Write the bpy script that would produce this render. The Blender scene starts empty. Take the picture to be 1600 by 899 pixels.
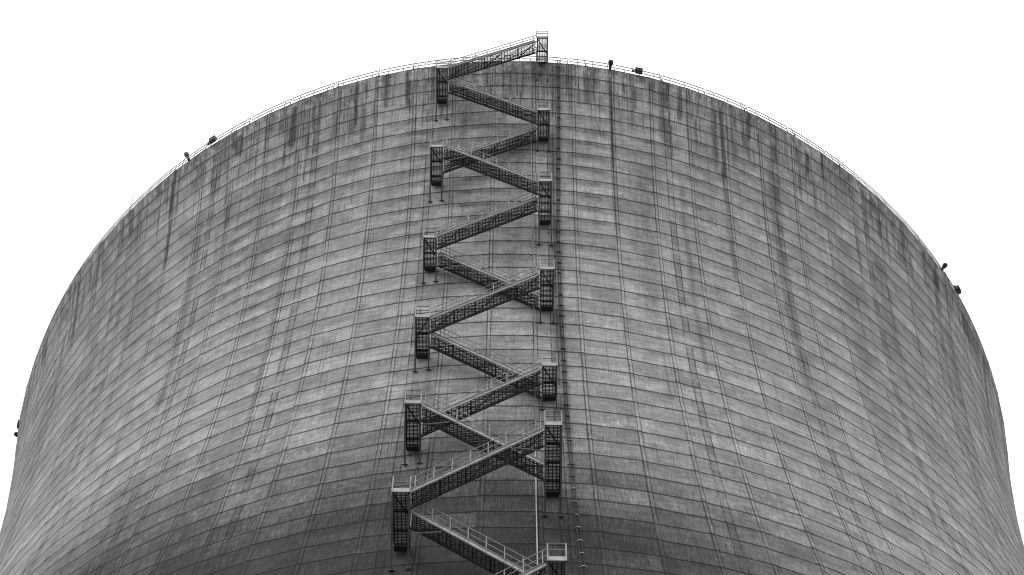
import bpy, bmesh, math, random
import numpy as np
from mathutils import Matrix, Vector

# ------------------------------------------------------------------ camera, sky, sun
LIFT = 1.83                                   # height of one concrete lift
D, HR, R0, ZT, BB = 54.156*LIFT, 80.963*LIFT, 22.860*LIFT, 17.711*LIFT, 46.479*LIFT
F, PITCH, ROLL, YAW = 3268.7, 1.0940, 0.008, -0.001
CAMZ = 1.65
TOP = HR + CAMZ                               # height of the rim above the ground
scene = bpy.context.scene
C = scene.collection

def cam_matrix():
    cy, sy, cp, sp, cr, sr = math.cos(YAW), math.sin(YAW), math.cos(PITCH), math.sin(PITCH), math.cos(ROLL), math.sin(ROLL)
    ex = Vector((cy, -sy, 0)); fy = Vector((sy, cy, 0)); up0 = Vector((0, 0, 1))
    fwd = fy*cp + up0*sp; up = -fy*sp + up0*cp
    r = ex*cr + up*sr; u = -ex*sr + up*cr
    m = Matrix((( r.x, u.x, -fwd.x, 0), (r.y, u.y, -fwd.y, -D), (r.z, u.z, -fwd.z, CAMZ), (0, 0, 0, 1)))
    return m
cd = bpy.data.cameras.new('camera'); cam = bpy.data.objects.new('camera', cd); C.objects.link(cam)
cam.matrix_world = cam_matrix(); cd.sensor_width = 36; cd.lens = F/1600*36
cd.clip_start = 0.5; cd.clip_end = 5000
scene.camera = cam

SUN_EL, SUN_AZ = math.radians(52), math.radians(215)     # veiled sun behind the camera, high
w = bpy.data.worlds.new('World'); scene.world = w; w.use_nodes = True
nt = w.node_tree; nt.nodes.clear()
sky = nt.nodes.new('ShaderNodeTexSky'); sky.sky_type = 'NISHITA'; sky.sun_disc = False
sky.sun_elevation = SUN_EL; sky.sun_rotation = SUN_AZ; sky.dust_density = 4; sky.air_density = 1
bw = nt.nodes.new('ShaderNodeRGBToBW'); nt.links.new(sky.outputs[0], bw.inputs[0])
ma = nt.nodes.new('ShaderNodeMath'); ma.operation = 'MULTIPLY_ADD'      # overcast: mostly even cloud over the sky's own gradient
ma.inputs[1].default_value = 0.25; ma.inputs[2].default_value = 9.0
nt.links.new(bw.outputs[0], ma.inputs[0])
bg = nt.nodes.new('ShaderNodeBackground'); bg.inputs[1].default_value = 0.13
nt.links.new(ma.outputs[0], bg.inputs[0])
wo = nt.nodes.new('ShaderNodeOutputWorld'); nt.links.new(bg.outputs[0], wo.inputs[0])
sd = bpy.data.lights.new('sun', 'SUN'); sd.energy = 0.7; sd.angle = math.radians(25); sd.color = (1, 1, 1)
so = bpy.data.objects.new('sun', sd); C.objects.link(so)
sv = Vector((math.sin(SUN_AZ)*math.cos(SUN_EL), math.cos(SUN_AZ)*math.cos(SUN_EL), math.sin(SUN_EL)))
so.rotation_euler = sv.to_track_quat('Z', 'Y').to_euler(); so.location = (0, -60, 250)
scene.cycles.filter_width = 1.0
scene.view_settings.view_transform = 'Standard'; scene.view_settings.look = 'None'
scene.view_settings.exposure = 0.0; scene.view_settings.gamma = 1; scene.view_settings.use_curve_mapping = False

# ------------------------------------------------------------------ helpers
A_ = R0/math.sqrt(1+(ZT/BB)**2)
def rad(d):                                   # shell radius d metres below the rim
    return A_*math.sqrt(1+((d-ZT)/BB)**2)
def radz(z): return rad(TOP-z)
def pol(az, r, z): return Vector((r*math.sin(az), -r*math.cos(az), z))
def wall_y(x, z, off=0.0):                    # y of the shell face at x
    r = radz(z)+off
    return -math.sqrt(max(r*r-x*x, 0))

class MB:
    def __init__(s): s.v = []; s.f = []
    def box(s, c, ax, ay, az):                # centre and three half-axis vectors
        n = len(s.v)
        for k in range(8):
            s.v.append(c + ax*(1 if k & 1 else -1) + ay*(1 if k & 2 else -1) + az*(1 if k & 4 else -1))
        for q in ((0,2,3,1),(4,5,7,6),(0,1,5,4),(2,6,7,3),(0,4,6,2),(1,3,7,5)): s.f.append([n+i for i in q])
    def abox(s, x0, x1, y0, y1, z0, z1):
        s.box(Vector(((x0+x1)/2, (y0+y1)/2, (z0+z1)/2)), Vector((abs(x1-x0)/2,0,0)), Vector((0,abs(y1-y0)/2,0)), Vector((0,0,abs(z1-z0)/2)))
    def bar(s, a, b, wd, ht, side=None):      # rectangular bar from a to b
        a = Vector(a); b = Vector(b); d = (b-a); L = d.length; d.normalize()
        sd_ = Vector(side) if side is not None else (d.cross(Vector((0,0,1))) if abs(d.z) < .95 else Vector((1,0,0)))
        sd_ = (sd_ - d*sd_.dot(d)).normalized(); u = d.cross(sd_).normalized()
        s.box((a+b)/2, d*(L/2), sd_*(wd/2), u*(ht/2))
    def tube(s, pts, r, n=8, cap=True):
        pts = [Vector(p) for p in pts]; n0 = len(s.v)
        for i, p in enumerate(pts):
            t = (pts[min(i+1, len(pts)-1)]-pts[max(i-1, 0)]).normalized()
            a = t.cross(Vector((0.01, 0.99, 0.1)) if abs(t.y) < .9 else Vector((1, 0, 0))).normalized(); b = t.cross(a)
            rr = r[i] if isinstance(r, (list, tuple)) else r
            for k in range(n):
                an = 2*math.pi*k/n; s.v.append(p + a*math.cos(an)*rr + b*math.sin(an)*rr)
        for i in range(len(pts)-1):
            for k in range(n):
                s.f.append([n0+i*n+k, n0+i*n+(k+1) % n, n0+(i+1)*n+(k+1) % n, n0+(i+1)*n+k])
        if cap:
            s.f.append([n0+k for k in range(n)][::-1]); s.f.append([n0+(len(pts)-1)*n+k for k in range(n)])
    def build(s, name, mat, parent=None, smooth=False):
        me = bpy.data.meshes.new(name); me.from_pydata([tuple(v) for v in s.v], [], s.f); me.update()
        bm = bmesh.new(); bm.from_mesh(me); bmesh.ops.recalc_face_normals(bm, faces=bm.faces); bm.to_mesh(me); bm.free()
        if smooth:
            for p in me.polygons: p.use_smooth = True
        me.materials.append(mat)
        o = bpy.data.objects.new(name, me); C.objects.link(o)
        if parent is not None: o.parent = parent
        return o
def empty(name, parent=None):
    o = bpy.data.objects.new(name, None); C.objects.link(o); o.empty_display_size = .3
    if parent is not None: o.parent = parent
    return o
def tag(o, label=None, cat=None, group=None, kind=None):
    if label: o['label'] = label
    if cat: o['category'] = cat
    if group: o['group'] = group
    if kind: o['kind'] = kind
    return o

# ------------------------------------------------------------------ materials
class NG:                                     # tiny node-graph writer
    def __init__(s, name):
        s.m = bpy.data.materials.new(name); s.m.use_nodes = True; s.t = s.m.node_tree
        s.b = s.t.nodes['Principled BSDF']
    def n(s, typ, **kw):
        o = s.t.nodes.new(typ)
        for k, v in kw.items(): setattr(o, k, v)
        return o
    def lk(s, a, b): s.t.links.new(a, b)
    def put(s, sock, v):
        if hasattr(v, 'is_linked') or isinstance(v, bpy.types.NodeSocket): s.lk(v, sock)
        else: sock.default_value = v
    def M(s, op, a, b=0.0, c=0.0, clamp=False):
        o = s.n('ShaderNodeMath', operation=op, use_clamp=clamp)
        s.put(o.inputs[0], a); s.put(o.inputs[1], b)
        if len(o.inputs) > 2: s.put(o.inputs[2], c)
        return o.outputs[0]
    def ss(s, x, lo, hi, a=0.0, b=1.0):       # smoothstep remap
        o = s.n('ShaderNodeMapRange', interpolation_type='SMOOTHSTEP'); s.put(o.inputs[0], x)
        s.put(o.inputs[1], lo); s.put(o.inputs[2], hi); s.put(o.inputs[3], a); s.put(o.inputs[4], b)
        return o.outputs[0]
    def V(s, x, y, z=0.0):
        o = s.n('ShaderNodeCombineXYZ'); s.put(o.inputs[0], x); s.put(o.inputs[1], y); s.put(o.inputs[2], z); return o.outputs[0]
    def noise(s, vec, scale, detail=3, rough=.55):
        o = s.n('ShaderNodeTexNoise'); s.lk(vec, o.inputs['Vector']); o.inputs['Scale'].default_value = scale
        o.inputs['Detail'].default_value = detail; o.inputs['Roughness'].default_value = rough; return o.outputs[0]
    def white(s, vec):
        o = s.n('ShaderNodeTexWhiteNoise', noise_dimensions='3D'); s.lk(vec, o.inputs['Vector']); return o.outputs[0]

def concrete_shell():
    g = NG('shell_concrete')
    uv = g.n('ShaderNodeUVMap'); uv.uv_map = 'UVMap'
    sep = g.n('ShaderNodeSeparateXYZ'); g.lk(uv.outputs[0], sep.inputs[0])
    S, T = sep.outputs[0], sep.outputs[1]     # S in panels, T in lifts below the rim
    at = g.n('ShaderNodeAttribute'); at.attribute_name = 'dirt'; DIRT = at.outputs['Fac']
    at2 = g.n('ShaderNodeAttribute'); at2.attribute_name = 'bloom'; BLOOM = at2.outputs['Fac']
    fs = g.M('FLOOR', S)
    P2 = g.V(S, T)
    # every panel is set a little higher or lower than its neighbour
    jit = g.M('MULTIPLY', g.M('SUBTRACT', g.white(g.V(fs, 3.0)), .5), .07)
    wob = g.M('MULTIPLY', g.M('SUBTRACT', g.noise(g.V(g.M('MULTIPLY', S, 3.0), g.M('MULTIPLY', T, 1.0)), 1.0, 2), .5), .05)
    T2 = g.M('ADD', g.M('ADD', T, jit), wob)
    ft = g.M('FLOOR', T2); fr = g.M('FRACT', T2)             # fr: 0 just under a joint .. 1 just above the next
    cell = g.white(g.V(fs, ft)); band = g.white(g.V(7.0, ft)); col = g.white(g.V(fs, 91.0))
    half = g.white(g.V(g.M('FLOOR', g.M('MULTIPLY', S, 3.0)), ft, 4.0))
    # masks
    dj = g.M('MINIMUM', fr, g.M('SUBTRACT', 1.0, fr))
    jw = g.M('MULTIPLY', g.M('SUBTRACT', g.noise(g.V(g.M('MULTIPLY', S, 11.0), ft, 2.0), 1.0, 4, .7), .5), .07)
    jn = g.noise(g.V(g.M('MULTIPLY', S, 5.0), ft), 1.0, 4, .7)
    joint = g.M('MULTIPLY', g.ss(g.M('SUBTRACT', dj, jw), .020, .070, 1, 0), g.ss(jn, .30, .50, .40, 1.0))
    under = g.M('MULTIPLY', g.ss(fr, .0, .30, 1, 0), g.ss(g.noise(g.V(g.M('MULTIPLY', S, 3.0), g.M('MULTIPLY', ft, 1.7), 5.0), 1.0, 4, .7), .45, .68, 0, 1))
    lip = g.ss(fr, .90, .97, 0, 1)            # a pale edge just above each joint
    sf = g.M('FRACT', S)
    swob = g.M('MULTIPLY', g.M('SUBTRACT', g.noise(P2, 1.3, 3), .5), .03)
    sj = g.M('ADD', sf, swob)
    l1 = g.ss(g.M('ABSOLUTE', g.M('SUBTRACT', sj, .030)), .008, .021, 1, 0)
    l2 = g.ss(g.M('ABSOLUTE', g.M('SUBTRACT', sj, .105)), .007, .017, 1, 0)
    strip = g.M('MULTIPLY', g.ss(sj, .03, .04), g.ss(sj, .10, .11, 1, 0))
    vn = g.noise(g.V(g.M('MULTIPLY', fs, 13.7), g.M('MULTIPLY', T, .35)), 1.0, 2)
    vmer = g.M('MULTIPLY', g.M('MAXIMUM', l1, g.M('MULTIPLY', l2, .9)), g.ss(vn, .3, .6, .5, 1.0))
    vj = vmer
    # every third panel: two ragged seams with grime between them
    s3 = g.M('FRACT', g.M('DIVIDE', g.M('SUBTRACT', S, 1.35), 3.0))
    s3w = g.M('ADD', g.M('MULTIPLY', s3, 3.0), g.M('MULTIPLY', g.M('SUBTRACT', g.noise(g.V(g.M('MULTIPLY', S, .5), g.M('MULTIPLY', T, 1.7)), 1.5, 4, .7), .5), .06))
    q1 = g.ss(g.M('ABSOLUTE', g.M('SUBTRACT', s3w, .05)), .006, .020, 1, 0)
    q2 = g.ss(g.M('ABSOLUTE', g.M('SUBTRACT', s3w, .19)), .006, .020, 1, 0)
    q3 = g.ss(g.M('ABSOLUTE', g.M('SUBTRACT', s3w, .12)), .04, .11, 1, 0)
    qn = g.noise(g.V(g.M('MULTIPLY', S, .4), g.M('MULTIPLY', T, .8)), 1.0, 4, .7)
    seam = g.M('MULTIPLY', g.M('MAXIMUM', q1, q2), g.ss(qn, .36, .55, .15, 1))
    grime3 = g.M('MULTIPLY', q3, g.ss(qn, .42, .62, .10, .75))
    # short ticks between the form sheets of one lift
    k4 = g.M('ADD', g.M('MULTIPLY', S, 5.0), g.M('MULTIPLY', band, 5.0))
    t4 = g.M('FRACT', k4)
    tick = g.M('MULTIPLY', g.ss(t4, .02, .05, 1, 0), g.ss(g.white(g.V(g.M('FLOOR', k4), ft, 9.0)), .35, .6, 0, 1))
    # streaks
    fine = g.noise(g.V(g.M('MULTIPLY', S, 54.0), g.M('MULTIPLY', T, 2.1)), 1.0, 4, .65)
    mid = g.noise(g.V(g.M('MULTIPLY', S, 9.0), g.M('MULTIPLY', T, .55)), 1.0, 4, .6)
    drip = g.M('MULTIPLY', g.ss(g.noise(g.V(g.M('MULTIPLY', S, 30.0), g.M('MULTIPLY', ft, 3.1)), 1.0, 3, .7), .5, .72), g.ss(fr, 0.0, .55, 1, 0))
    board = g.noise(g.V(g.M('MULTIPLY', S, 4.0), g.M('MULTIPLY', T, 14.0)), 1.0, 3, .6)
    blotch = g.noise(P2, .9, 5, .62)
    grain = g.noise(g.V(g.M('MULTIPLY', S, 60.0), g.M('MULTIPLY', T, 38.0)), 1.0, 3, .7)
    vor = g.n('ShaderNodeTexVoronoi', feature='F1'); g.lk(g.V(g.M('MULTIPLY', S, 16.0), g.M('MULTIPLY', T, 9.0)), vor.inputs['Vector']); vor.inputs['Scale'].default_value = 1.0
    hole = g.M('MULTIPLY', g.ss(vor.outputs['Distance'], .10, .20, 1, 0), g.ss(fr, .05, .22, 1, 0))
    # value of the bare concrete
    v = g.M('ADD', .318, g.M('MULTIPLY', g.M('SUBTRACT', cell, .5), .055))
    v = g.M('ADD', v, g.M('MULTIPLY', g.M('SUBTRACT', band, .5), .035))
    v = g.M('ADD', v, g.M('MULTIPLY', g.M('SUBTRACT', half, .5), .03))
    v = g.M('ADD', v, g.M('MULTIPLY', g.M('SUBTRACT', col, .5), .02))
    v = g.M('MULTIPLY', v, g.ss(blotch, .32, .68, .80, 1.18))
    famp = g.ss(g.M('ADD', T, g.M('MULTIPLY', g.M('SUBTRACT', cell, .5), 6.0)), 21.0, 29.0, .42, .80)
    v = g.M('MULTIPLY', v, g.M('ADD', 1.0, g.M('MULTIPLY', famp, g.ss(fine, .27, .73, -.34, .30))))
    v = g.M('MULTIPLY', v, g.ss(mid, .25, .75, g.ss(T, 6, 16, .80, .93), 1.08))
    v = g.M('MULTIPLY', v, g.ss(board, .3, .7, .86, 1.12))
    lay = g.noise(g.V(g.M('MULTIPLY', S, 2.2), g.M('MULTIPLY', T, 5.5), 6.0), 1.0, 6, .72)
    v = g.M('MULTIPLY', v, g.ss(lay, .36, .64, .84, 1.17))
    rag = g.M('MULTIPLY', g.ss(g.M('ADD', fr, g.M('MULTIPLY', g.M('SUBTRACT', g.noise(g.V(g.M('MULTIPLY', S, 14.0), g.M('MULTIPLY', ft, 2.3), 1.0), 1.0, 4, .7), .5), 1.4)), .45, .62), g.ss(half, .25, .9, .02, .16))
    v = g.M('MULTIPLY', v, g.M('ADD', .96, rag))
    v = g.M('MULTIPLY', v, g.ss(grain, .30, .70, .64, 1.32))
    v = g.M('MULTIPLY', v, g.M('ADD', 1.0, g.M('MULTIPLY', lip, .10)))
    v = g.M('MULTIPLY', v, g.M('ADD', 1.0, g.M('MULTIPLY', strip, g.ss(T, 8.0, 20.0, .02, .14))))
    # pale lime bloom above some joints
    bl = g.M('MULTIPLY', BLOOM, g.M('MULTIPLY', g.ss(g.noise(g.V(g.M('MULTIPLY', S, 7.0), g.M('MULTIPLY', T, 3.5)), 1.0, 5, .72), .47, .66), g.ss(fine, .3, .6, .5, 1)))
    v = g.M('ADD', v, g.M('MULTIPLY', bl, .30))
    # thin ragged run-off of every length below the rim
    c1 = g.noise(g.V(g.M('MULTIPLY', S, 22.0), g.M('MULTIPLY', T, .12), 3.0), 1.0, 4, .75)
    c2 = g.noise(g.V(g.M('MULTIPLY', S, 6.0), 40.0, 8.0), 1.0, 3, .7)
    ln = g.M('MULTIPLY', g.ss(c2, .32, .72), 9.0)
    run = g.M('MULTIPLY', g.ss(c1, .52, .58), g.ss(g.M('SUBTRACT', T, ln), -1.8, .3, 1, 0))
    run = g.M('MULTIPLY', run, g.ss(g.M('ADD', fine, g.M('MULTIPLY', mid, .5)), .45, .95, 1.15, .35))
    v = g.M('MULTIPLY', v, g.M('SUBTRACT', 1.0, g.M('MULTIPLY', g.M('MINIMUM', run, 1.0), .80)))
    # long narrow weeps from joints lower down
    c3 = g.noise(g.V(g.M('MULTIPLY', S, 24.0), g.M('MULTIPLY', T, .06), 9.0), 1.0, 3, .7)
    weep = g.M('MULTIPLY', g.ss(c3, .57, .66), g.ss(g.noise(g.V(g.M('MULTIPLY', S, 3.0), g.M('MULTIPLY', T, .22), 2.0), 1.0, 3, .6), .46, .62))
    v = g.M('MULTIPLY', v, g.M('SUBTRACT', 1.0, g.M('MULTIPLY', weep, .42)))
    # grime
    dk = g.M('MULTIPLY', DIRT, g.ss(g.M('ADD', g.M('MULTIPLY', fine, .7), g.M('MULTIPLY', mid, .3)), .32, .66, 1.08, g.ss(T, 18, 26, .66, .86)))
    v = g.M('MULTIPLY', v, g.M('SUBTRACT', 1.0, g.M('MULTIPLY', g.M('MINIMUM', dk, 1.0), .86)))
    v = g.M('MULTIPLY', v, g.M('SUBTRACT', 1.0, g.M('MULTIPLY', under, .30)))
    v = g.M('MULTIPLY', v, g.M('SUBTRACT', 1.0, g.M('MULTIPLY', drip, .40)))
    v = g.M('MULTIPLY', v, g.M('SUBTRACT', 1.0, g.M('MULTIPLY', grime3, .46)))
    v = g.M('MULTIPLY', v, g.M('SUBTRACT', 1.0, g.M('MULTIPLY', seam, .66)))
    v = g.M('MULTIPLY', v, g.M('SUBTRACT', 1.0, g.M('MULTIPLY', tick, .34)))
    v = g.M('MULTIPLY', v, g.M('SUBTRACT', 1.0, g.M('MULTIPLY', hole, .60)))
    v = g.M('MULTIPLY', v, g.M('SUBTRACT', 1.0, g.M('MULTIPLY', vj, .66)))
    v = g.M('MULTIPLY', v, g.M('SUBTRACT', 1.0, g.M('MULTIPLY', joint, .80)))
    v = g.M('MAXIMUM', v, .015)
    g.lk(g.V(v, v, v), g.b.inputs['Base Color'])
    g.b.inputs['Roughness'].default_value = .92
    g.b.inputs['Specular IOR Level'].default_value = .25
    h = g.M('SUBTRACT', g.M('MULTIPLY', blotch, .25), g.M('ADD', joint, g.M('MULTIPLY', vj, .6)))
    h = g.M('ADD', h, g.M('MULTIPLY', lip, .5)); h = g.M('ADD', h, g.M('MULTIPLY', grain, .2))
    bp = g.n('ShaderNodeBump'); bp.inputs['Strength'].default_value = .6; bp.inputs['Distance'].default_value = .04
    g.lk(h, bp.inputs['Height']); g.lk(bp.outputs[0], g.b.inputs['Normal'])
    return g.m

def simple(name, val, rough=.7, metal=0.0, var=.15, scale=3.0, spec=.4):
    g = NG(name)
    tc = g.n('ShaderNodeTexCoord')
    nz = g.noise(tc.outputs['Object'], scale, 4, .6)
    v = g.ss(nz, .3, .7, val*(1-var), val*(1+var))
    g.lk(g.V(v, v, v), g.b.inputs['Base Color'])
    g.b.inputs['Roughness'].default_value = rough; g.b.inputs['Metallic'].default_value = metal
    g.b.inputs['Specular IOR Level'].default_value = spec
    return g.m
CONC = concrete_shell()
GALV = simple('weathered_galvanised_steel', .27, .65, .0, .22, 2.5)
GRATE = simple('shade_toned_steel', .055, .8, .0, .25, 4.0, .2)  # treads and gratings: underside shade put into the colour; also dark clamps
DARK = simple('dark_and_shaded_steel', .035, .7, 0, .2, 4.0, .2)  # dark rim fittings and pipes; on the stair, shade painted into the steel
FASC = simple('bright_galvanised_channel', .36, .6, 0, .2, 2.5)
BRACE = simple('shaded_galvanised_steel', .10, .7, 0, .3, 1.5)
PALE = simple('pale_pipe', .42, .5, 0, .12, 2.0)
PLAIN = simple('plain_concrete', .27, .9, 0, .2, .6)
GROUND = simple('gravel_ground', .12, .95, 0, .3, .3)

# ------------------------------------------------------------------ ground
gm = MB()
n = 48; gm.v.append(Vector((0, 0, 0)))
for k in range(n): gm.v.append(Vector((1500*math.cos(2*math.pi*k/n), 1500*math.sin(2*math.pi*k/n), 0)))
for k in range(n): gm.f.append([0, 1+k, 1+(k+1) % n])
tag(gm.build('ground', GROUND), kind='structure')

# ------------------------------------------------------------------ cooling tower shell
NP = 88; PA = 2*math.pi/NP; AZ0 = 0.1015
# streaks running down from the rim: azimuth, first and last lift, half width (rad), strength
ST = [(0.131,0.4,3.1,0.0047,0.7),(0.144,0.0,2.9,0.0018,0.9),(0.174,0.0,8.1,0.0024,0.8),(0.198,0.9,1.9,0.0018,0.7),(0.217,1.1,3.0,0.003,0.7),(0.252,0.0,1.2,0.0048,0.6),(0.278,0.0,2.4,0.0049,0.7),(0.272,2.5,4.5,0.0012,0.7),(0.284,2.3,5.9,0.0009,0.8),(0.304,0.0,3.0,0.0031,0.7),(0.338,1.1,2.0,0.0019,0.6),(0.384,0.0,7.2,0.0026,0.85),(0.414,0.3,2.4,0.0016,0.7),(0.44,0.0,2.6,0.003,0.9),(0.493,0.0,1.2,0.0055,0.8),(0.5,0.7,5.2,0.0014,0.7),(0.545,0.7,2.5,0.0029,0.7),(0.568,0.8,2.8,0.0029,0.9),(0.602,0.0,2.4,0.0023,0.7),(0.698,0.0,1.0,0.005,0.7),(0.731,0.6,1.8,0.0069,0.7),(0.753,0.4,1.6,0.0036,0.8),(0.811,0.0,3.4,0.0039,0.7),(0.88,0.5,3.5,0.0032,0.7),(0.926,0.0,2.5,0.007,0.8),(1.043,0.7,2.5,0.0133,0.8),(1.072,0.6,2.4,0.0096,0.6),
(-0.413,0.4,3.7,0.0052,0.95),(-0.428,0.0,2.1,0.0039,0.6),(-0.359,0.0,1.1,0.0057,0.7),(-0.372,0.9,3.1,0.0019,0.8),(-0.29,0.0,3.8,0.0024,0.95),(-0.272,0.0,1.3,0.0024,0.7),(-0.234,0.0,2.9,0.0036,0.85),(-0.192,0.0,3.1,0.003,0.95),(-0.468,1.1,4.2,0.002,0.6),(-0.68,0.0,3.9,0.0036,0.9),(-0.677,4.0,7.9,0.0024,0.7),(-0.77,0.0,2.0,0.0045,0.7),(-0.772,1.8,3.9,0.0107,0.5),(-0.628,0.0,1.3,0.0054,0.8),(-0.626,1.8,2.9,0.0068,0.5),(-0.575,3.3,5.0,0.0014,0.7),(-0.547,0.8,5.9,0.0021,0.6),(-0.538,6.0,7.9,0.0042,0.7),(-0.527,0.6,2.5,0.0063,0.7),(-0.506,0.6,1.7,0.0041,0.5),(-0.818,0.0,2.6,0.0029,0.7),(-0.893,0.0,1.2,0.0043,0.6),(-0.935,0.0,1.0,0.0081,0.8),(-0.978,0.5,1.5,0.0063,0.7),(-1.115,1.0,2.8,0.0104,0.7),(-0.092,0.8,1.6,0.0023,0.8),(-0.072,0.7,1.9,0.0035,0.7),(-0.021,0.0,2.4,0.0017,0.85),(-0.008,0.0,2.0,0.0012,0.7),(0.004,0.0,2.2,0.0017,0.8),(0.049,0.0,1.4,0.0052,0.8),(0.065,0.0,1.5,0.0029,0.7),(-0.09,4.4,6.7,0.0046,0.45),(-0.025,4.5,5.5,0.0034,0.35),(-0.164,2.3,3.6,0.0018,0.5),(-0.215,0.3,1.4,0.0024,0.4),(-0.324,0.0,0.8,0.0062,0.4),(-0.131,3.2,4.2,0.0029,0.4),
(-0.40,4.0,24.0,0.004,0.35),(-0.60,5.0,20.0,0.004,0.35),(0.30,8.0,22.0,0.003,0.35),(0.485,3.0,20.0,0.006,0.40),(0.385,7.0,14.0,0.003,0.5),(0.175,8.0,13.0,0.003,0.4)]
rng = np.random.RandomState(5)
def vnoise(x, y, seed):                       # smooth value noise on arrays
    r = np.random.RandomState(seed).rand(256, 256)
    xi, yi = np.floor(x).astype(int), np.floor(y).astype(int); fx, fy = x-xi, y-yi
    fx = fx*fx*(3-2*fx); fy = fy*fy*(3-2*fy)
    g_ = lambda a, b: r[a % 256, b % 256]
    return (g_(xi,yi)*(1-fx)+g_(xi+1,yi)*fx)*(1-fy)+(g_(xi,yi+1)*(1-fx)+g_(xi+1,yi+1)*fx)*fy
def sm(x, a, b):
    t = np.clip((x-a)/(b-a), 0, 1); return t*t*(3-2*t)
def stains(az, u):
    """real, shaped stains: run-off below the rim, smudges under joints, the weathered lower belt, lime bloom"""
    dirt = np.zeros_like(az); bloom = np.zeros_like(az)
    wig = (vnoise(az*60, u*.8, 3)-.5)*.003
    for a, u0, u1, hw, s in ST:
        k = np.exp(-((az+wig-a)/(hw*1.35))**4)*sm(u, u0-.15, u0+.1)*(1-sm(u, u1-.9, u1+.3))
        k *= .6+.8*vnoise(az*900, u*2.2, 8)
        dirt = np.maximum(dirt, np.clip(s*1.9*k, 0, s*1.12))
    # more, weaker run-off all round the rim
    top = sm(vnoise(az*150, u*.25, 11), .50, .80)*(1-sm(u, 1.2+3.5*vnoise(az*40, u*0, 12), 2.6+4.0*vnoise(az*40, u*0, 12)))
    dirt = np.maximum(dirt, .68*top)
    dirt = np.maximum(dirt, .62*(1-sm(u, .3, 1.6))*sm(vnoise(az*190, u*3, 13), .35, .7))
    dirt = np.maximum(dirt, .30*(1-sm(u, 1.5, 5))*sm(vnoise(az*50, u*1.3, 14), .3, .7))
    # smudges hanging under the joints
    fr = u-np.floor(u+.02)
    side = sm(vnoise(az*16+4, u*.09, 21), .48, .80)
    smud = np.exp(-((fr-.17)/.15)**2)*side*sm(u, 3, 4.5)*(1-sm(u, 11, 17))*(.55+.9*vnoise(az*70, np.floor(u+.02)*3.3, 22))
    dirt = np.maximum(dirt, .62*smud)
    for ca in (-.425, -.361, -.287, -.188, .15, .24, .335):
        k = np.exp(-((az-ca+.002*(u-6))/.022)**2)*np.exp(-((fr-.18)/.15)**2)*sm(u, 3.2, 4.4)*(1-sm(u, 8 if ca > -.4 else 15, 12 if ca > -.4 else 18))
        dirt = np.maximum(dirt, .62*k*(.6+.8*vnoise(az*120, u*2, 23)))
    # broad soft columns
    dirt = np.maximum(dirt, .32*sm(vnoise(az*22, u*.10, 31), .60, .92)*(1-sm(u, 12, 25)))
    # weathered lower belt, deepest about the middle
    ub = 25.8 + 2.4*sm(az, .0, .26) + 2.2*sm(az, .3, .7) + 9*sm(az, .75, 1.15) - 2.2*sm(-az, .35, .62)+1.0*sm(-az, .55, .7) + 10*sm(-az, .80, 1.1)
    ub = ub + (vnoise(az*14, u*0, 41)-.5)*.8 + (vnoise(np.floor((az-AZ0)/PA)*7.3, np.floor(u)*3.7, 42)-.5)*1.7
    belt = sm(u, ub-1.5, ub+3.5)
    deep = sm(u, ub+1, ub+9)
    bd = belt*(.50+.60*deep)*(1-.44*sm(az, .06, .6)-.12*sm(-az, .4, .9))
    bd *= .88+.22*vnoise(np.floor((az-AZ0)/PA)*5.3, np.floor(u+.02)*2.7, 43)
    dirt = np.maximum(dirt, bd)
    # damp wedges under the lower stair landings
    for ca, u0 in ((-.131, 27.5), (-.128, 34.2), (.052, 32.0), (.052, 25.5), (-.13, 22.0)):
        hw = .016+.0012*np.clip(u-u0, 0, 12)
        k = np.exp(-((az-ca)/hw)**4)*sm(u, u0, u0+1.5)*(1-sm(u, u0+9, u0+14))
        dirt = np.maximum(dirt, (.85 if u0 > 27 else .35)*k*(.7+.6*vnoise(az*260, u*.7, 44)))
    k = np.exp(-((az-.073)/.010)**4)*(.5+.5*vnoise(az*200, u*.6, 45)); dirt = np.maximum(dirt, .62*k)
    k = np.exp(-((az+.05)/.085)**4)*sm(u, 25.5, 29); dirt = np.maximum(dirt, .60*k)
    k = np.exp(-((az+.20)/.035)**4)*sm(u, 29, 33); dirt = np.maximum(dirt, .55*k)
    # lime bloom
    b1 = sm(vnoise(az*26, np.floor(u+.02)*5.7, 51), .62, .90)*(.25+.75*sm(fr, .25, .9))
    bloom = b1*(.55*sm(u, 6, 9)*(1-sm(u, 22, 27))+.75*sm(u, 24, 27)*(1-sm(u, 33, 37)))
    for ca, cu, wa, wu, s in ((-.297, 9.75, .06, .28, 1.0), (.16, 9.75, .05, .3, 1.0), (.345, 10.2, .04, .35, 1.0), (.12, 19.6, .05, .35, .9), (-.01, 19.5, .045, .3, .9), (.0, 16.6, .04, .3, .6), (-.02, 20.5, .05, .3, .6), (-.25, 30.4, .07, .45, 1.0), (-.36, 30.6, .04, .5, 1.0), (-.45, 29.3, .08, .4, .9), (.16, 26.6, .05, .4, .8), (.33, 20.6, .06, .35, .7), (.5, 12.6, .05, .3, .7), (-.6, 9.9, .05, .3, .8), (-.28, 27.4, .06, .5, .8)):
        bloom = np.maximum(bloom, s*np.exp(-((az-ca)/wa)**4-((u-cu)/wu)**2))
    tb = (1-sm(u, .5, 1.0))*sm(vnoise(az*330, u*1.6, 52), .50, .78)*sm(u, .02, .2)
    bloom = np.maximum(bloom, 1.6*tb); dirt = dirt*(1-.6*tb)
    tb = (1-sm(u, 2, 3.5))*sm(vnoise(az*380, u*1.3, 53), .66, .85); bloom = np.maximum(bloom, .9*tb)
    return np.clip(dirt, 0, 1.1), np.clip(bloom, 0, 1.6)

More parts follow.
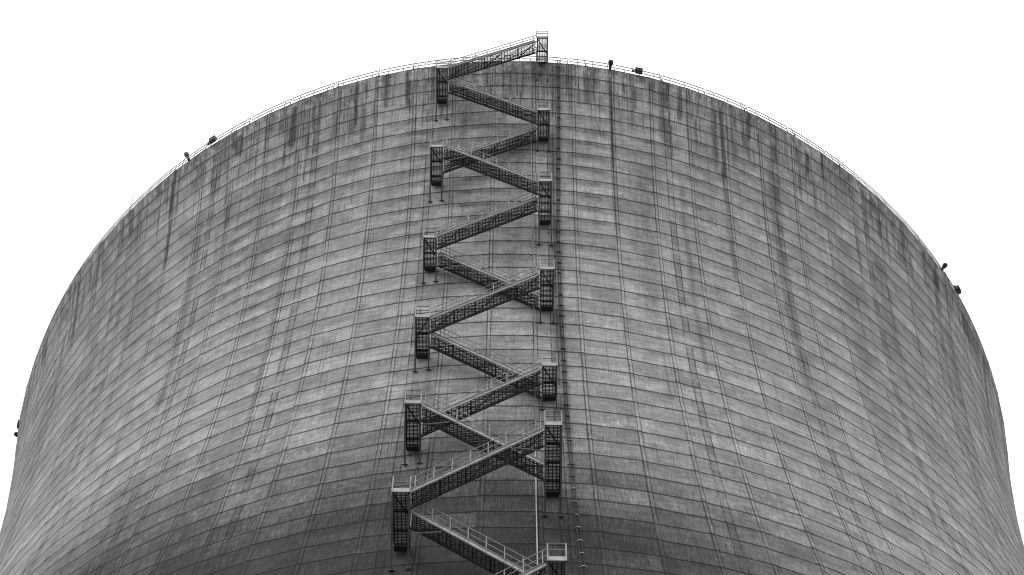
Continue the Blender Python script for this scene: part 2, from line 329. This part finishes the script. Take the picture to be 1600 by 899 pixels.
def shell_part(name, az_i0, az_i1, sub, us, parent):
    """az in panel counts; the wall is flat across each form panel, so the joints kink at the ribs"""
    js = np.arange(az_i0*sub, az_i1*sub+1)
    pan = js//sub; fr = (js % sub)/sub
    a0 = AZ0+pan*PA; a1 = a0+PA
    az = AZ0+js/sub*PA
    U = np.array(us); nu, na = len(U), len(js)
    R = A_*np.sqrt(1+((U*LIFT-ZT)/BB)**2)
    X = np.outer(R, np.sin(a0)*(1-fr)+np.sin(a1)*fr); Y = -np.outer(R, np.cos(a0)*(1-fr)+np.cos(a1)*fr)
    if sub > 4:                                # every rib stands 3 cm proud of the panels
        rib = ((js % sub) >= 1)&((js % sub) <= 2)
        kx = 1+np.outer(.020/R, rib); X = X*kx; Y = Y*kx
    Z = np.repeat((TOP-U*LIFT)[:, None], na, 1)
    co = np.stack([X, Y, Z], -1).reshape(-1, 3)
    i, j = np.meshgrid(np.arange(nu-1), np.arange(na-1), indexing='ij'); i = i.ravel(); j = j.ravel()
    f = np.stack([i*na+j, (i+1)*na+j, (i+1)*na+j+1, i*na+j+1], -1)
    me = bpy.data.meshes.new(name); me.vertices.add(len(co)); me.vertices.foreach_set('co', co.ravel())
    me.loops.add(f.size); me.loops.foreach_set('vertex_index', f.ravel())
    me.polygons.add(len(f)); me.polygons.foreach_set('loop_start', np.arange(0, f.size, 4)); me.polygons.foreach_set('loop_total', np.full(len(f), 4))
    me.polygons.foreach_set('use_smooth', np.ones(len(f), bool))
    me.update(calc_edges=True)
    AZ = np.repeat(az[None], nu, 0).ravel(); UU = np.repeat(U[:, None], na, 1).ravel()
    uvl = me.uv_layers.new(name='UVMap')
    uv = np.stack([(AZ-AZ0)/PA+44, UU], -1)[f.ravel()]
    uvl.data.foreach_set('uv', uv.ravel().astype(np.float32))
    d, b = stains(AZ, UU)
    for nm, arr in (('dirt', d), ('bloom', b)):
        at = me.attributes.new(nm, 'FLOAT', 'POINT'); at.data.foreach_set('value', arr.astype(np.float32))
    me.materials.append(CONC)
    o = bpy.data.objects.new(name, me); C.objects.link(o); o.parent = parent
    return o

tower = tag(empty('cooling_tower'), 'huge grey concrete cooling tower with gridded streaked shell', 'cooling tower')
fine_u = list(np.arange(0, 44, .1))+list(np.arange(44, 74.01, 1.0))
wall_front = shell_part('shell_wall', -23, 20, 24, fine_u, tower)
back = shell_part('shell_wall', 20, 65, 1, list(np.arange(0, 74.01, 2.0)), tower)
# rim and inner face
rm = MB(); NS = NP*2
TH = .32
INZ = [0.0]+[3.66*q for q in range(1, 37)]+[74*LIFT]
for k in range(NS+1):
    a = AZ0+k*PA/2
    fl = 1.0 if k % 2 == 0 else math.cos(PA/2)
    prof_ = [(R0*fl, TOP)]+[(rad(d_)*fl-TH-.004*d_, TOP-d_) for d_ in INZ]+[(rad(74*LIFT)*fl, TOP-74*LIFT)]
    NQ = len(prof_)
    for r_, z_ in prof_: rm.v.append(pol(a, r_, z_))
for k in range(NS):
    for q in range(NQ-1): rm.f.append([k*NQ+q, k*NQ+q+1, (k+1)*NQ+q+1, (k+1)*NQ+q])
rm.build('inner_face', PLAIN, tower)
# leaning legs under the shell
rb = rad(74*LIFT)-.45; zb = TOP-74*LIFT+.3
for k in range(44):
    a = AZ0+k*2*PA
    for sg in (-1, 1):
        m = MB(); m.tube([pol(a+sg*PA*.92, rb, zb), pol(a+sg*PA*.08, rb+2.6, -.2)], .42, 10)
        m.build('leg', PLAIN, tower, True)

# ------------------------------------------------------------------ zigzag staircase
stair = tag(empty('zigzag_staircase'), 'steel zigzag staircase climbing the outside of the concrete tower', 'staircase')
XL, XR, HW = -5.26, 2.07, .415
# landings: side, lifts below rim, how far out the front edge stands
LAND = [('R',.10,43.80),('L',3.16,43.50),('R',6.34,42.66),('L',9.52,42.32),('R',12.75,42.50),('L',15.97,41.20),('R',19.17,41.98),('L',22.36,41.75),
        ('R',25.58,41.90),('L',28.75,42.83),('R',31.96,45.10),('L',35.13,44.83),('R',38.40,45.10),('L',41.6,46.0)]
FLY = [43.45,42.42,41.20,42.34,41.22,40.06,41.55,40.62,41.62,42.66,44.72,43.64,44.81]   # outer stringer of each flight
BR = [None,4.42,7.06,10.69,14.25,16.80,20.03,23.21,26.22,29.62,33.24,36.28,39.6,43.0]       # where the braces meet the wall
FW = .92
RL = .024
def bars_grate(m, x0, x1, y0, y1, z, step):
    k = int(abs(y1-y0)/step)
    for i in range(k+1):
        y = y0+(y1-y0)*i/k
        m.abox(x0, x1, y-.019, y+.019, z-.03, z)
zs = [TOP-u*LIFT for _, u, _ in LAND]
for i, (sd_, u, yo) in enumerate(LAND):
    xc = XR if sd_ == 'R' else XL; s = 1 if sd_ == 'R' else -1
    z = zs[i]                                  # underside of the edge channels
    zf = z+.20                                 # walking level
    yi = wall_y(xc, min(z, TOP-.05), .10) if i else -(R0-.5)
    if i == 0: yi = -(R0-.9)
    yo = -yo
    L = empty('landing', stair)
    # edge channels
    m = MB()
    m.abox(xc-HW, xc+HW, yo, yo+.035, z-.02, z+.30)                     # toe plate and front channel
    m.abox(xc-HW, xc+HW, yo+.035, yo+.09, z, z+.025)
    fp = m.build('fascia', FASC, L)
    m = MB()
    for sx in (-1, 1):
        m.abox(xc+sx*(HW-.02)-.012, xc+sx*(HW-.02)+.012, yo+.04, yi, z-.01, z+.20)
        m.abox(xc+sx*(HW-.05)-.035, xc+sx*(HW-.05)+.035, yo+.04, yi, z-.012, z+.004)
    dep = yi-yo; nb = 1; yy = yo+1.12
    while yy < yi-.35:
        m.abox(xc-HW+.03, xc+HW-.03, yy-.035, yy+.035, z-.03, z+.12); yy += 1.12
    m.abox(xc-HW+.05, xc+HW-.05, yi-.30, yi-.0, z-.20, z+.10)            # wall seat
    a_, b_ = Vector((xc-HW+.04, yo+.08, z-.035)), Vector((xc+HW-.04, yo+1.35, z-.035))
    if i == 7: a_.x, b_.x = b_.x, a_.x
    m.bar(a_, b_, .06, .05)
    m.build('floor_frame', DARK, L)
    m = MB()
    for k in range(1, 4):
        xx = xc-HW+2*HW*k/4; m.abox(xx-.022, xx+.022, yo+.05, yi-.05, z+.02, z+.15)
    bars_grate(m, xc-HW+.03, xc+HW-.03, yo+.1, yi-.05, zf, .085)
    m.build('grating', GRATE, L)
    # guard rail: front and far side, and short returns
    m = MB()
    for hz in (.60, 1.12):
        m.tube([(xc-HW, yo+.0, zf+hz), (xc+HW, yo+.0, zf+hz)], RL*1.1, 6)
    for sx in (-1, 1):
        m.abox(xc+sx*(HW+.005)-.035, xc+sx*(HW+.005)+.035, yo-.012, yo+.02, z-.04, zf+1.14)
    for hz in (.60, 1.12):
        m.tube([(xc+s*HW, yo, zf+hz), (xc+s*HW, yi-.1, zf+hz)], RL, 6)
    m.abox(xc+s*(HW+.012)-.006, xc+s*(HW+.012)+.006, yo+.03, yi-.1, zf-.0, zf+.12)
    kk = max(1, int(dep/1.3))
    for q in range(1, kk+1):
        y_ = yo+(dep-.15)*q/kk
        m.abox(xc+s*(HW+.02)-.018, xc+s*(HW+.02)+.018, y_-.03, y_+.03, z, zf+1.12)
    if i == 0 or True:
        # closed piece of the flight side where no flight leaves
        used = []
        if i > 0: used.append(-FLY[i-1])
        if i < len(FLY): used.append(-FLY[i])
        lo = min(used); hi = max(used)+FW
        if yi-.1-hi > .4:
            for hz in (.60, 1.12): m.tube([(xc-s*HW, hi, zf+hz), (xc-s*HW, yi-.1, zf+hz)], RL, 6)
            m.abox(xc-s*HW-.02, xc-s*HW+.02, hi-.02, hi+.02, z, zf+1.12)
        if lo-yo > .4:
            for hz in (.60, 1.12): m.tube([(xc-s*HW, yo, zf+hz), (xc-s*HW, lo, zf+hz)], RL, 6)
    m.build('guard_rail', GALV, L)
    # knee braces back to the shell
    if BR[i] is not None:
        zb_ = TOP-BR[i]*LIFT
        for sx in (-1, 1):
            x_ = xc+sx*(HW-.02)
            m = MB()
            yb = wall_y(x_, zb_, .10)
            y_top = yo+.12
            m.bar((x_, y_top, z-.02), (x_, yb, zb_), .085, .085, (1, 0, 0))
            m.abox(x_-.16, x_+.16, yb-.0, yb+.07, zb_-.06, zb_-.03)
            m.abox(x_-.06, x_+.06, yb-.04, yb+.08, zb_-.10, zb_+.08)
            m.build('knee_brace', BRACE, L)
    else:
        for sx in (-1, 1):
            x_ = xc+sx*(HW-.02); m = MB()
            zb_ = TOP-1.5*LIFT; yb = wall_y(x_, zb_, .08)
            m.bar((x_, yo+1.1, z-.02), (x_, yb, zb_), .085, .085, (1, 0, 0))
            m.abox(x_-.06, x_+.06, yb-.01, yb+.08, zb_-.05, zb_+.02)
            m.build('knee_brace', BRACE, L)

for i, yf in enumerate(FLY):
    s0, s1 = LAND[i][0], LAND[i+1][0]
    xa = XR-HW if s0 == 'R' else XL+HW; xb = XL+HW if s0 == 'R' else XR-HW
    za, zb_ = zs[i], zs[i+1]
    y0 = -yf; y1 = y0+FW
    Fl = empty('flight', stair)
    A = Vector((xa, 0, za)); B = Vector((xb, 0, zb_)); dirv = (B-A).normalized(); upn = Vector((-dirv.z, 0, dirv.x))
    if upn.z < 0: upn = -upn
    H = .25
    m = MB()                                  # outer stringer: channel, flanges
    c = (A+B)/2+upn*(H/2)
    m.box(c+Vector((0, y0+.012, 0)), dirv*((B-A).length/2), Vector((0, .012, 0)), upn*(H/2))
    for q in (0, 1): m.box((A+B)/2+upn*(H*q)+Vector((0, y0-.03, 0)), dirv*((B-A).length/2), Vector((0, .035, 0)), upn*.008)
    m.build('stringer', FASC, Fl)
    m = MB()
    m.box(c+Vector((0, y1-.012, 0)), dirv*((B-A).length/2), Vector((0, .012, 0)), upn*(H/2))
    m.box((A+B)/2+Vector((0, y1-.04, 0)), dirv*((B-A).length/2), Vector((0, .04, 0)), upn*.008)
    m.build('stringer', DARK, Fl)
    # treads: open grating with a solid nosing
    m = MB(); NT = 30; run = (xb-xa)/(NT+1); sg = 1 if run > 0 else -1
    for k in range(1, NT+1):
        t_ = k/(NT+1); x_ = xa+(xb-xa)*t_; z_ = za+(zb_-za)*t_+.20
        w2 = abs(run)*.5
        m.abox(x_-sg*w2-.015, x_-sg*w2+.015, y0+.03, y1+.06, z_-.045, z_)
        m.abox(x_+sg*w2*.96-.024, x_+sg*w2*.96+.024, y0+.03, y1+.06, z_-.05, z_+.002)
        for q in (-.45, .0, .45): m.abox(x_+q*w2-.006, x_+q*w2+.006, y0+.03, y1-.03, z_-.03, z_)
        for q in range(1, 9):
            yq = y0+(y1-y0)*q/9; m.abox(x_-w2, x_+w2, yq-.015, yq+.015, z_-.028, z_-.004)
    m.build('tread', GRATE, Fl)
    tr = Fl.children[-1] if Fl.children else None
    P = lambda t_, y_: Vector((xa+(xb-xa)*t_, y_, za+(zb_-za)*t_-.01))
    for t0, t1 in ((.02, .22), (.40, .60), (.78, .98)):       # sway bracing under the flight
        ya, yb = (y0+.05, y1-.05) if (i % 2 == 0) else (y1-.05, y0+.05)
        m = MB(); m.bar(P(t0, ya), P(t1, yb), .05, .04); tt = t1 if t1 < .9 else t0
        m.bar(P(tt, y0+.03), P(tt, y1-.03), .05, .04); m.build('sway_brace', DARK, Fl)
    for yy, nm in ((y0-.02, 0), (y1+.02, 1)):
        m = MB(); off = Vector((0, yy, 0)); mt = GALV
        for hz in (.60, 1.12):
            m.tube([A+off+Vector((0, 0, .22+hz)), B+off+Vector((0, 0, .22+hz))], RL, 6)
        for k in range(8):
            t_ = .035+.93*k/7; q = A.lerp(B, t_)+off
            m.abox(q.x-.025, q.x+.025, q.y-.012, q.y+.012, q.z+.08, q.z+.22+1.13)
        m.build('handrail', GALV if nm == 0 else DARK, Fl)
    # raking strut from the landing to the flight
    if i in (3, 5, 9, 10, 11):
        m = MB()
        t_ = .24
        q = P(t_, y0+.1); m.bar(Vector((xa-(.0)*sg, y1+.1, za-.25)), q+Vector((0, 0, -.05)), .05, .05)
        m.build('raking_strut', GALV, Fl)

# ------------------------------------------------------------------ services on the wall
cond = tag(empty('cable_conduit'), 'dark twin conduit clamped down the wall right of the staircase', 'conduit')
def caz(u): return float(np.interp(u, [0, 4.6, 11, 13.6, 17.8, 24.7, 32, 36.7, 46], [.079, .079, .076, .0745, .075, .076, .078, .0815, .087]))
for da in (-.0020, .0018):
    m = MB(); rg = random.Random(3 if da < 0 else 4)
    m.tube([pol(caz(u)+da+rg.uniform(-.0003, .0003), rad(u*LIFT)+.12, TOP-u*LIFT) for u in np.arange(-.03, 46, .4)], .042 if da < 0 else .028, 6)
    m.build('pipe', DARK, cond, True)
u = .5; rg = random.Random(9)
while u < 46:
    a_ = caz(u); m = MB(); p0 = pol(a_, rad(u*LIFT)+.10, TOP-u*LIFT)
    tv = Vector((math.cos(a_), math.sin(a_), rg.uniform(-.08, .08))); nv = Vector((math.sin(a_), -math.cos(a_), 0)); hw = rg.uniform(.15, .22)
    m.box(p0, tv*hw, nv*.03, Vector((0, 0, .020))); m.box(p0+nv*.06, tv*.09, nv*.03, Vector((0, 0, .04)))
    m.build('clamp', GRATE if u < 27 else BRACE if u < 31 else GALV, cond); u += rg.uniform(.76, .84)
rod = tag(empty('downpipe'), 'thin vertical pipe behind the staircase, pale near its foot', 'pipe')
raz = lambda u: .029+.004*math.exp(-((u-20)/12)**2)
for u0, u1, mt, rr in ((-.1, 6.0, GALV, .022), (6.0, 17.2, GALV, .034), (17.2, 28.2, GALV, .026), (28.2, 46, PALE, .036)):
    m = MB(); m.tube([pol(raz(u), rad(u*LIFT)+.16, TOP-u*LIFT) for u in np.linspace(u0, u1, int((u1-u0)*2)+2)], rr, 8)
    m.build('pipe', mt, rod, True)
for u in (1.5, 4.4, 8.2, 11.9, 15.2, 18.1, 21.5, 24.8, 27.3, 30.2, 33.4, 36.4, 40):
    m = MB(); p0 = pol(raz(u), rad(u*LIFT)+.12, TOP-u*LIFT)
    m.abox(p0.x-.18, p0.x+.05, p0.y-.05, p0.y-.01, p0.z-.02, p0.z+.02); m.build('clamp', GRATE, rod)

# ------------------------------------------------------------------ rim furniture
rail = tag(empty('rim_railing'), 'thin two-bar guard railing following the top rim of the tower', 'railing')
G = .0861; k0 = -18; first = .0985
for k in range(k0, 55):
    a0 = first+k*G; a1 = a0+G-.0035
    a0 += .001
    if -18 <= k <= 17:
        m = MB(); r_ = R0-.02
        arc = [a0+(a1-a0)*t_/8 for t_ in range(9)]
        top_ = [pol(a, r_, TOP+1.10) for a in arc]
        m.tube([pol(a1+.0006, r_, TOP+.02), pol(a1+.0006, r_, TOP+1.0)]+top_[::-1]+[pol(a0, r_, TOP+.9)], .029, 6)
        m.tube([pol(a, r_, TOP+.52) for a in arc], .029, 6)
        for t_ in (.18, .52, .86):
            p0 = pol(a0+(a1-a0)*t_, r_, TOP); m.tube([p0, p0+Vector((0, 0, 1.10))], .024, 6)
        m.build('rail_panel', GALV, rail, True)
    else:
        m = MB(); r_ = R0-.02
        m.tube([pol(a, r_, TOP+1.10) for a in (a0, (a0+a1)/2, a1)], .030, 4); m.tube([pol(a, r_, TOP+.52) for a in (a0, (a0+a1)/2, a1)], .030, 4)
        m.build('rail_panel', GALV, rail)

rods = [(.129, 'short lightning rod on the rim just right of the stair top'),
        (.270, 'lightning rod on the rim right of the middle control box'),
        (.433, 'lightning rod on the rim, third to the right of the stair'),
        (.540, 'lightning rod on the rim, fourth to the right of the stair'),
        (.646, 'lightning rod on the rim, fifth to the right of the stair'),
        (.765, 'lightning rod on the right rim, second above the right beacon'),
        (.870, 'lightning rod on the right rim, nearest above the right beacon'),
        (.975, 'lightning rod on the rim between the right beacon and the box on its right'),
        (-.184, 'lightning rod on the rim, first to the left of the stair'),
        (-.248, 'lightning rod on the rim, second to the left of the stair'),
        (-.326, 'lightning rod on the rim, third to the left of the stair'),
        (-.800, 'tall leaning lightning rod on the rim left of the left beacon')]
for a, lab in rods:
    h = 1.65 if a != -.8 else 2.8
    m = MB(); p0 = pol(a, R0+.02, TOP+.0)
    p1 = pol(a+(-.004 if a > 0 else .006 if a == -.8 else 0), R0+(.05 if a != -.8 else .3), TOP+h)
    m.tube([p0, p0.lerp(p1, .55), p1], [.022, .018, .010], 6); m.tube([p0-Vector((0, 0, .1)), p0+Vector((0, 0, .12))], .05, 6)
    tag(m.build('lightning_rod', DARK), lab, 'lightning rod', 'lightning rods along the rim')

beacons = [(.1735, 'dark beacon lamp on the rim right of the stair top', 'M'), (.949, 'dark beacon lamp leaning outward on the right flank of the rim', 'R'),
           (-.6445, 'dark beacon lamp leaning outward on the left slope of the rim', 'L'), (-1.372, 'dark beacon lamp at the far left edge of the tower', 'LL')]
for a, lab, _ in beacons:
    e = tag(empty('beacon_lamp'), lab, 'beacon lamp', 'beacon lamps on the rim')
    LM = GALV if a == -.6445 else DARK  # left lamp paler: haze against the sky put into its colour
    base = pol(a, R0+(.02 if a > -1 else -.22), TOP+.10); rv = Vector((math.sin(a), -math.cos(a), 0)); ax = (rv*.72+Vector((0, 0, 1))*.70).normalized()
    m = MB(); m.tube([base, base+ax*.22], .035, 8); m.box(base, rv*.05, Vector((-rv.y, rv.x, 0))*.08, Vector((0, 0, .12)))
    m.build('bracket', DARK, e)
    prof = [(.04, .07), (.10, .09), (.22, .11), (.34, .14), (.37, .16), (.46, .19), (.56, .195), (.65, .155), (.70, .08), (.715, .004)]
    m = MB(); m.tube([base+ax*p_[0] for p_ in prof[:4]], [p_[1] for p_ in prof[:4]], 16); m.build('housing', LM, e, True)
    m = MB(); m.tube([base+ax*p_[0] for p_ in prof[4:]], [p_[1] for p_ in prof[4:]], 16); m.build('lens', LM, e, True)
    m = MB(); m.tube([base+ax*.33, base+ax*.37], .175, 16); m.build('collar', GRATE, e)

boxes = [(.226, 'dark control box hung on the rim right of the middle beacon'), (1.006, 'small dark box on the right rim just below the right beacon'),
         (-.585, 'control box paled by painted haze on the left rim beside the left beacon'), (-1.345, 'narrow dark box on the far left edge of the tower')]
for a, lab in boxes:
    e = tag(empty('control_box'), lab, 'control box', 'control boxes on the rim')
    rv = Vector((math.sin(a), -math.cos(a), 0)); tv = Vector((math.cos(a), math.sin(a), 0)); zv = Vector((0, 0, 1))
    c = pol(a, R0+(.22 if a > -1 else -.02), TOP+.20); LM = BRACE if a == -.585 else DARK  # left box lighter than the rest, haze painted into its tone
    m = MB(); m.box(c, tv*.26, rv*.15, zv*.20); m.box(c+rv*.02+zv*.215, tv*.29, rv*.18, zv*.012)
    m.build('cabinet', LM, e)
    m = MB(); m.box(c-zv*.205, tv*.16, rv*.05, zv*.006); m.build('louvre', GALV, e)
    m = MB()
    for sg in (-1, 1):
        m.tube([c+tv*.24*sg+rv*.17+zv*.2, c+tv*.24*sg+rv*.17+zv*.62], .014, 6)
    m.tube([c-tv*.24+rv*.17+zv*.62, c+tv*.24+rv*.17+zv*.62], .014, 6)
    m.tube([c-tv*.26-rv*.02, c-tv*.50-rv*.08-zv*.02], .05, 8)
    m.build('bracket', GALV, e)
    m = MB(); m.box(c-tv*.46-rv*.06, tv*.07, rv*.09, zv*.10); m.build('junction_box', GALV, e)
